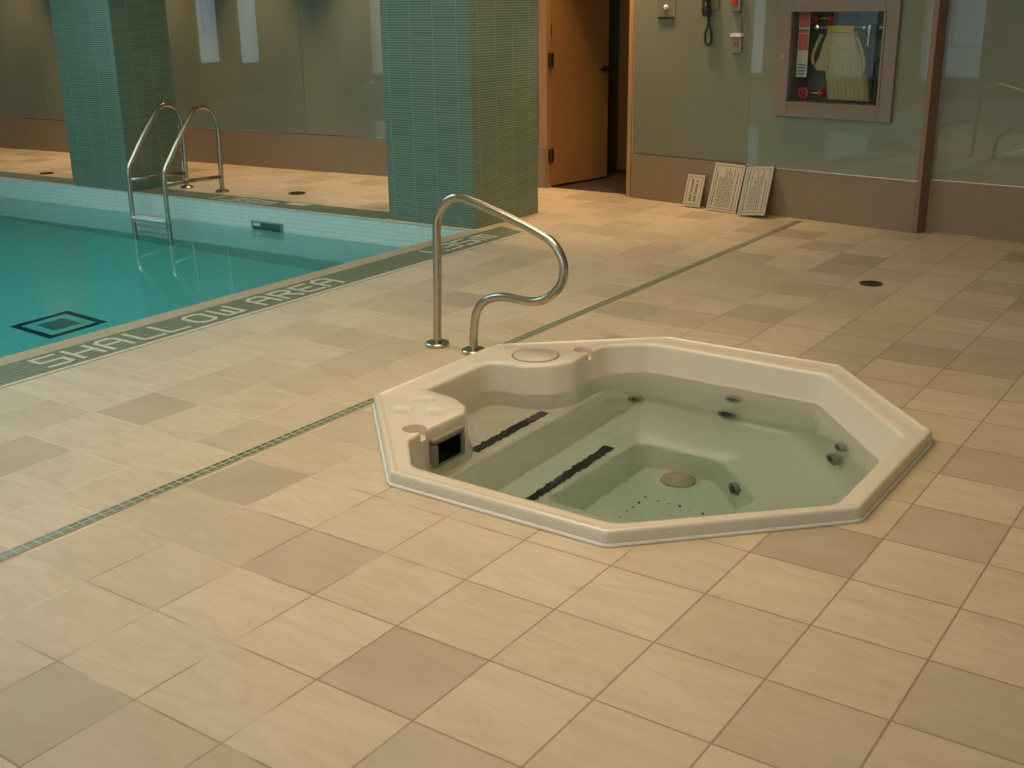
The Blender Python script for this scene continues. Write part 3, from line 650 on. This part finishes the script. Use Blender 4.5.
# ------------------------------------------------------------------ hot tub
CX, CY = 2.3, 6.65
def fillet(pts, rs, k=6):
    out = []; n = len(pts)
    for i in range(n):
        p = Vector(pts[i]); a = Vector(pts[i - 1]); b = Vector(pts[(i + 1) % n]); r = rs[i] if isinstance(rs, (list, tuple)) else rs
        d1 = (a - p); d2 = (b - p); l = min(d1.length, d2.length) * .48
        ang = d1.angle(d2) / 2; q = min(r / math.tan(ang), l)
        s, e = p + d1.normalized() * q, p + d2.normalized() * q
        for j in range(k + 1):
            u = j / k; out.append((s * (1 - u) ** 2 + p * 2 * u * (1 - u) + e * u * u))
    return out
NA = 720
def radial(outline):
    """distance from the tub centre to the outline for NA directions"""
    R = []
    n = len(outline); rel = [Vector((p[0] - CX, p[1] - CY)) for p in outline]
    for i in range(NA):
        a = 2 * PI * i / NA; d = Vector((math.cos(a), math.sin(a))); best = None
        for j in range(n):
            p, q = rel[j], rel[(j + 1) % n]; e = q - p; den = d.x * e.y - d.y * e.x
            if abs(den) < 1e-9: continue
            tt = (p.x * e.y - p.y * e.x) / den; uu = (p.x * d.y - p.y * d.x) / den
            if tt > 0 and -1e-6 <= uu <= 1 + 1e-6 and (best is None or tt < best): best = tt
        R.append(best if best else (R[-1] if R else 1))
    return R
outer = radial(fillet(OCT, .10, 4))
def inset(pts, d):
    return [(CX + (x - CX) * (1 - d / 3.4), CY + (y - CY) * (1 - d / 3.3)) for x, y in pts]
INN = [(-.60, 5.88), (-.02, 5.80), (.27, 5.64), (.40, 5.42), (.38, 4.60), (.42, 4.28), (.98, 3.66), (3.66, 3.62), (5.37, 5.30), (5.37, 7.60), (3.76, 9.42), (.98, 9.44),
       (.45, 9.0), (.40, 8.5), (.44, 8.05), (.28, 7.72), (-.05, 7.46), (-.60, 7.38)]
RS = [.12, .3, .16, .12, .06, .15, .3, .35, .3, .35, .45, .35, .3, .3, .35, .4, .4, .3]
inner = radial(fillet(INN, RS, 6))
# deeper outline: wall leans outwards a little under the bumps, inwards elsewhere
INL = [(-.58, 5.9), (.0, 5.86), (.31, 5.68), (.44, 5.44), (.43, 4.62), (.48, 4.34), (1.0, 3.8), (3.55, 3.78), (5.10, 5.4), (5.10, 7.5), (3.62, 9.30), (1.02, 9.32),
       (.60, 8.95), (.50, 8.5), (.52, 8.0), (.34, 7.62), (-.0, 7.40), (-.58, 7.35)]
lower = radial(fillet(INL, RS, 6))
well = radial(fillet([(1.62, 5.5), (2.9, 5.5), (3.70, 6.1), (3.80, 6.95), (3.0, 7.72), (1.72, 7.72)], .12, 5))
wellb = radial(fillet([(1.86, 5.6), (2.9, 5.6), (3.62, 6.15), (3.72, 6.9), (2.95, 7.66), (1.9, 7.66)], .15, 5))
def blend(a, b, u): return [x * (1 - u) + y * u for x, y in zip(a, b)]
def add(a, d): return [x + d for x in a]
ZB, ZF, RIM = -1.5, -2.15, .16
def scl(R, k, c=(2.72, 6.62)):
    """outline drawn in towards the middle of the foot well"""
    out = []
    for i, r in enumerate(R):
        a = 2 * PI * i / NA; x = CX + r * math.cos(a); y = CY + r * math.sin(a)
        out.append((c[0] + (x - c[0]) * k, c[1] + (y - c[1]) * k))
    return out
rings = [(add(outer, -.16), -2.75), (add(outer, -.13), -.02), (add(outer, -.03), .0), (outer, .02), (add(outer, -.004), .125), (add(outer, -.016), .152), (add(outer, -.035), .164), (add(outer, -.075), .166), (add(outer, -.095), .152), (add(outer, -.115), .146),
         (blend(outer, inner, .6), .148), (add(inner, .05), .148), (add(inner, .018), .138), (add(inner, .003), .118), (inner, .09),
         (blend(inner, lower, .35), -.22), (blend(inner, lower, .6), -.38), (blend(inner, lower, .85), -.44), (add(lower, -.02), -.75), (add(lower, -.06), ZB + .25), (add(lower, -.12), ZB + .08), (add(lower, -.22), ZB + .01), (add(lower, -.34), ZB),
         (add(well, .08), ZB), (add(well, .03), ZB - .015), (well, ZB - .05), (wellb, ZF + .08), (scl(wellb, .97), ZF + .02), (scl(wellb, .9), ZF), (scl(wellb, .3), ZF)]
RIM = .15
bm = NB(); prev = None
for R, z in rings:
    cur = [bm.verts.new((*R[i], z)) if isinstance(R[i], tuple) else bm.verts.new((CX + R[i] * math.cos(2 * PI * i / NA), CY + R[i] * math.sin(2 * PI * i / NA), z)) for i in range(NA)]
    if prev:
        for i in range(NA): bm.faces.new((prev[i], prev[(i + 1) % NA], cur[(i + 1) % NA], cur[i]))
    else: first = cur
    prev = cur
bm.faces.new(prev); bm.faces.new(first[::-1])
tub = thing('hot_tub', 'octagonal beige acrylic hot tub sunk into the tiled deck', 'hot tub', (CX, CY, 0))
shell = obj('shell', bm, 'acrylic', tub, smooth=True)
# small finger notches cut in the two corner shelves
def cut(target, cutters):
    bm = NB()
    for f in cutters: f(bm)
    c = obj('cutter', bm, 'acrylic')
    md = target.modifiers.new('cut', 'BOOLEAN'); md.operation = 'DIFFERENCE'; md.object = c; md.solver = 'EXACT'
    bpy.context.view_layer.update()
    me = bpy.data.meshes.new_from_object(target.evaluated_get(bpy.context.evaluated_depsgraph_get()))
    target.modifiers.clear()
    print('CUT', len(target.data.polygons), len(me.polygons))
    if len(me.polygons) > 1000: target.data = me
    bpy.data.objects.remove(c)
cut(shell, [lambda b: bm_cyl(b, (.24, 4.60, .02), (0, 0, 1), .15, .4, 24)])
cut(shell, [lambda b: bm_box(b, .30, .7, 4.54, 4.62, .02, .4)])
cut(shell, [lambda b: bm_cyl(b, (.26, 8.60, .02), (0, 0, 1), .14, .4, 24)])
cut(shell, [lambda b: bm_box(b, .32, .7, 8.52, 8.60, .02, .4)])
for p in shell.data.polygons: p.use_smooth = True
b2 = bmesh.new(); b2.from_mesh(shell.data)
for e in b2.edges:
    if len(e.link_faces) == 2 and e.calc_face_angle(0) > math.radians(40): e.smooth = False
b2.to_mesh(shell.data); b2.free()
# entry step block
bm = NB()
def stepshape(bm, top, bot, zt, zb, x0, ya, yb, r=.07):
    prof = [(x0, zb), (bot, zb), (bot - (bot - top) * .12, zb + .1), (top + .03, zt - .1), (top, zt - .03), (top - r * .6, zt), (x0, zt)]
    a = [bm.verts.new((x, ya, z)) for x, z in prof]; b = [bm.verts.new((x, yb, z)) for x, z in prof]
    bm.faces.new(a); bm.faces.new(b[::-1])
    for i in range(len(prof)): bm.faces.new((a[i], a[(i + 1) % len(prof)], b[(i + 1) % len(prof)], b[i]))
stepshape(bm, .60, 1.0, -.85, ZB - .05, -.75, 3.75, 9.35)
obj('entry_step', bm, 'acrylic', tub)
# white sealant bead round the foot of the rim
bm = NB(); A1 = add(outer, -.02); L4 = []
for R, z in ((add(outer, -.05), .005), (add(outer, .035), .005), (add(outer, .02), .028), (add(outer, -.01), .036)):
    L4.append([bm.verts.new((CX + R[i] * math.cos(2 * PI * i / NA), CY + R[i] * math.sin(2 * PI * i / NA), z)) for i in range(0, NA, 3)])
for A_, B_ in zip(L4, L4[1:] + L4[:1]):
    for i in range(len(A_)): bm.faces.new((A_[i], A_[(i + 1) % len(A_)], B_[(i + 1) % len(A_)], B_[i]))
obj('sealant_bead', bm, 'caulk', tub, smooth=True)['label'] = 'white sealant bead around the rim'
# grip strips with ragged edges
def strip(x0, x1, y0, y1, z, seed):
    rnd = random.Random(seed); bm = NB(); n = 44
    L_ = [(x0 + rnd.uniform(-.012, .022), y0 + (y1 - y0) * i / n) for i in range(n + 1)]; R_ = [(x1 + rnd.uniform(-.022, .012), y0 + (y1 - y0) * i / n) for i in range(n + 1)]
    a = [bm.verts.new((x, y, z + .012)) for x, y in L_]; b = [bm.verts.new((x, y, z + .012)) for x, y in R_]
    for i in range(n): bm.faces.new((a[i], b[i], b[i + 1], a[i + 1]))
    o = obj('grip_strip', bm, 'grip', tub); o['label'] = 'worn black anti-slip strip'; return o
strip(.24, .41, 5.68, 7.45, -.85, 1); strip(1.38, 1.55, 5.34, 7.34, ZB, 5)
# skimmer housing in the near corner shelf
X1 = .50
cut(shell, [lambda b: bm_box(b, -.05, .6, 4.76, 5.24, -.42, -.06)])
bm = NB()
for q in ((4.68, 5.32, -.06, .02), (4.68, 5.32, -.50, -.42), (4.68, 4.76, -.42, -.06), (5.24, 5.32, -.42, -.06)): bm_box(bm, .38, X1, q[0], q[1], q[2], q[3])
sk = obj('skimmer_frame', bm, 'grey_plastic', tub, bevel=.03)
bm = NB()
for q in ((4.76, 5.24, -.08, -.06), (4.76, 5.24, -.42, -.40), (4.76, 4.78, -.40, -.08), (5.22, 5.24, -.40, -.08)): bm_box(bm, .0, X1 - .03, q[0], q[1], q[2], q[3])
bm_box(bm, -.04, .0, 4.76, 5.24, -.42, -.06); obj('skimmer_throat', bm, 'dark', sk)
# filter lid on the far corner shelf and three shallow caps on the near one
bm = NB(); bm_lathe(bm, (-.19, 7.98, RIM - .02), (0, 0, 1), [(.33, 0), (.33, .028), (.315, .034), (.30, .028), (.285, .036), (0.02, .042)], 48); obj('filter_lid', bm, 'lid', tub, smooth='auto')
bm = NB(); bm_ring(bm, (-.19, 7.98, RIM - .01), (0, 0, 1), .33, .36, .013, 48); obj('lid_groove', bm, simple('groove', (.25, .19, .14), .5), tub)
for x, y in ((-.36, 5.50), (-.33, 5.03), (.08, 5.22)):
    bm = NB(); bm_lathe(bm, (x, y, RIM - .012), (0, 0, 1), [(.155, 0), (.155, .016), (.14, .022), (.125, .017), (.02, .016)], 32); obj('control_cap', bm, 'acrylic', tub, smooth='auto')
# jets
def jet(p, n, r, name='jet'):
    bm = NB(); bm_lathe(bm, p, n, [(r, -.03), (r, .02), (r * .85, .045), (r * .62, .03), (r * .6, .0)], 28); j = obj(name, bm, 'grey_plastic', tub, smooth='auto')
    bm = NB(); bm_lathe(bm, Vector(p) + Vector(n).normalized() * .02, n, [(r * .55, -.01), (r * .55, .02), (r * .3, .05), (r * .2, .05)], 20); obj('nozzle', bm, 'dark', j, smooth='auto')
dg = Vector((-.772, -.635, .05))
jet((2.47, 9.20, -.62), (0, -1, .05), .12); jet((2.42, 9.12, -1.20), (0, -1, .1), .15)
jet((4.42, 8.24, -.62), tuple(dg), .12); jet((4.34, 8.22, -1.08), tuple(dg), .15)
jet((.98, 8.98, -1.22), (.6, -1, .1), .12); jet((3.40, 7.27, -1.76), (-.69, -.72, .1), .15)
bm = NB(); bm_lathe(bm, (2.50, 7.43, ZF + .01), (0, 0, 1), [(.235, 0), (.235, .03), (.2, .06), (.1, .075), (.02, .08)], 32); o = obj('suction_cover', bm, 'drain_tan', tub, smooth='auto'); o['label'] = 'tan round suction cover'
# air holes in the foot well
P_ = [(2.36, 5.75 + .165 * i) for i in range(7)] + [(2.55 + .16 * i, 6.74) for i in range(6)]
bm = NB()
for x, y in P_: bm_cyl(bm, (x, y, ZF - .01), (0, 0, 1), .018, .016, 10)
o = obj('air_hole', bm, 'dark', tub); o['kind'] = 'stuff'
# water
wat = [(CX + R * math.cos(2 * PI * i / NA), CY + R * math.sin(2 * PI * i / NA)) for i, R in enumerate(add(inner, .05)) if i % 3 == 0]
bm = NB(); bm_prism(bm, wat, -2.3, -.29)
tag(obj('tub_water', bm, 'spa_water'), 'clear greenish water filling the hot tub', 'water', kind='stuff')

# hot tub grab rail
t = thing('grab_rail', 'curved stainless steel grab rail standing beside the hot tub', 'handrail', (-1.8, 7.97, 0))
RP = [(-2.14, 0), (-2.125, .45), (-2.10, .95), (-2.085, 1.4), (-2.075, 1.92), (-2.01, 2.14), (-1.87, 2.31), (-1.71, 2.39), (-1.55, 2.39), (-1.24, 2.32), (-.71, 2.17), (-.2, 2.0), (.07, 1.85), (.22, 1.58), (.17, 1.28), (-.07, 1.05), (-.34, .965), (-.84, .97), (-1.17, .87), (-1.35, .66), (-1.41, .34), (-1.42, 0)]
bm = NB(); bm_tube(bm, catmull([(x + .08, 7.98, z) for x, z in RP], 8), .066, 20); obj('rail', bm, 'steel', t, smooth=True)
for x in (-2.06, -1.34):
    bm = NB(); bm_lathe(bm, (x, 7.98, 0), (0, 0, 1), [(.19, 0), (.19, .05), (.175, .065), (.07, .068)], 32); obj('base_flange', bm, 'steel', t, smooth='auto')

# ------------------------------------------------------------------ light
def area(loc, rot, sx, sy, power, col):
    l = bpy.data.lights.new('area', 'AREA'); l.shape = 'RECTANGLE'; l.size = sx * T; l.size_y = sy * T; l.energy = power; l.color = col
    o = bpy.data.objects.new('added_area_light', l); C.objects.link(o); o.location = Vector(loc) * T; o.rotation_euler = rot; return o
def spot(loc, target, power, col, ang=70, blend=.7, r=.06):
    l = bpy.data.lights.new('spot', 'SPOT'); l.energy = power; l.color = col; l.spot_size = math.radians(ang); l.spot_blend = blend; l.shadow_soft_size = r
    o = bpy.data.objects.new('spot_light', l); C.objects.link(o); o.location = Vector(loc) * T
    o.rotation_euler = (Vector(target) - Vector(loc)).to_track_quat('-Z', 'Y').to_euler(); return o
WARM = (1, .62, .30); WARM2 = (1, .74, .48); COOL = (.60, .90, 1.0)
# soft fills added under the ceiling to brighten deck and pool
area((1.0, 4.5, CZ - .05), (0, 0, 0), 7, 7, 73, WARM2)
area((4, -3, CZ - .05), (0, 0, 0), 6, 5, 6, WARM2)
area((-3, 14, CZ - .05), (0, 0, 0), 5, 4, 20, WARM2)
area((-16, 6, CZ - .05), (0, 0, 0), 14, 9, 105, (.62, .95, 1))
# area lamps added inside the windows stand in for their daylight
for a, b, c, d in WIN_F: area(((a + b) / 2, FY + .15, (c + d) / 2), (PI / 2, 0, 0), b - a, d - c, 22 if a > -8 else 2.6, COOL)
for a, b, c, d in WIN_L: area((LX + .15, (a + b) / 2, (c + d) / 2), (0, -PI / 2, 0), d - c, b - a, 3.2, COOL)
# wall washers, after one added spot for a pillar
spot((-3.2, 16.2, CZ - .1), (-7.3, 17.6, 2.5), 45, WARM2, 45)  # added spot that warms the right pillar's side face
for x in (-38, -31, -27, -23.5, -19.5, -15.3, -11.5):
    y = 19.5 + (x - LX) * .089; spot((x, y - 1.7, CZ - .1), (x, y - 1.6, 0), 120, WARM, 66)
for x in (-7.9, -5.2):
    spot((x, 20.9, CZ - .1), (x, 20.7, 0), 120, WARM, 80)
spot((-1.0, 19.6, CZ - .1), (-1.0, 19.6, 0), 10, WARM, 80)
spot((7, 19.4, CZ - .1), (6, 19.6, 0), 8, WARM, 80)

w = bpy.data.worlds.new('World'); bpy.context.scene.world = w; w.use_nodes = True
w.node_tree.nodes['Background'].inputs[0].default_value = (.5, .55, .6, 1); w.node_tree.nodes['Background'].inputs[1].default_value = .3

# ------------------------------------------------------------------ camera
F, PITCH, ROLL, YAW = 1138.8118, .3241, -.0129, -.6092
cam = bpy.data.cameras.new('Camera'); cam.sensor_width = 36; cam.lens = F * 36 / 1024; cam.clip_start = .05; cam.clip_end = 200
co = bpy.data.objects.new('Camera', cam); C.objects.link(co)
fw = Vector((math.sin(YAW) * math.cos(PITCH), math.cos(YAW) * math.cos(PITCH), -math.sin(PITCH)))
rt = Vector((math.cos(YAW), -math.sin(YAW), 0)); up = rt.cross(fw)
r2 = rt * math.cos(ROLL) + up * math.sin(ROLL); u2 = -rt * math.sin(ROLL) + up * math.cos(ROLL)
co.matrix_world = Matrix(((r2.x, u2.x, -fw.x, 8.8289 * T), (r2.y, u2.y, -fw.y, -5.5719 * T), (r2.z, u2.z, -fw.z, 5.169 * T), (0, 0, 0, 1)))
sc = bpy.context.scene; sc.camera = co
sc.view_settings.view_transform = 'Standard'; sc.view_settings.look = 'None'; sc.view_settings.exposure = 0; sc.view_settings.gamma = 1
sc.cycles.max_bounces = 14; sc.cycles.transmission_bounces = 8; sc.cycles.diffuse_bounces = 5; sc.cycles.sample_clamp_indirect = 6
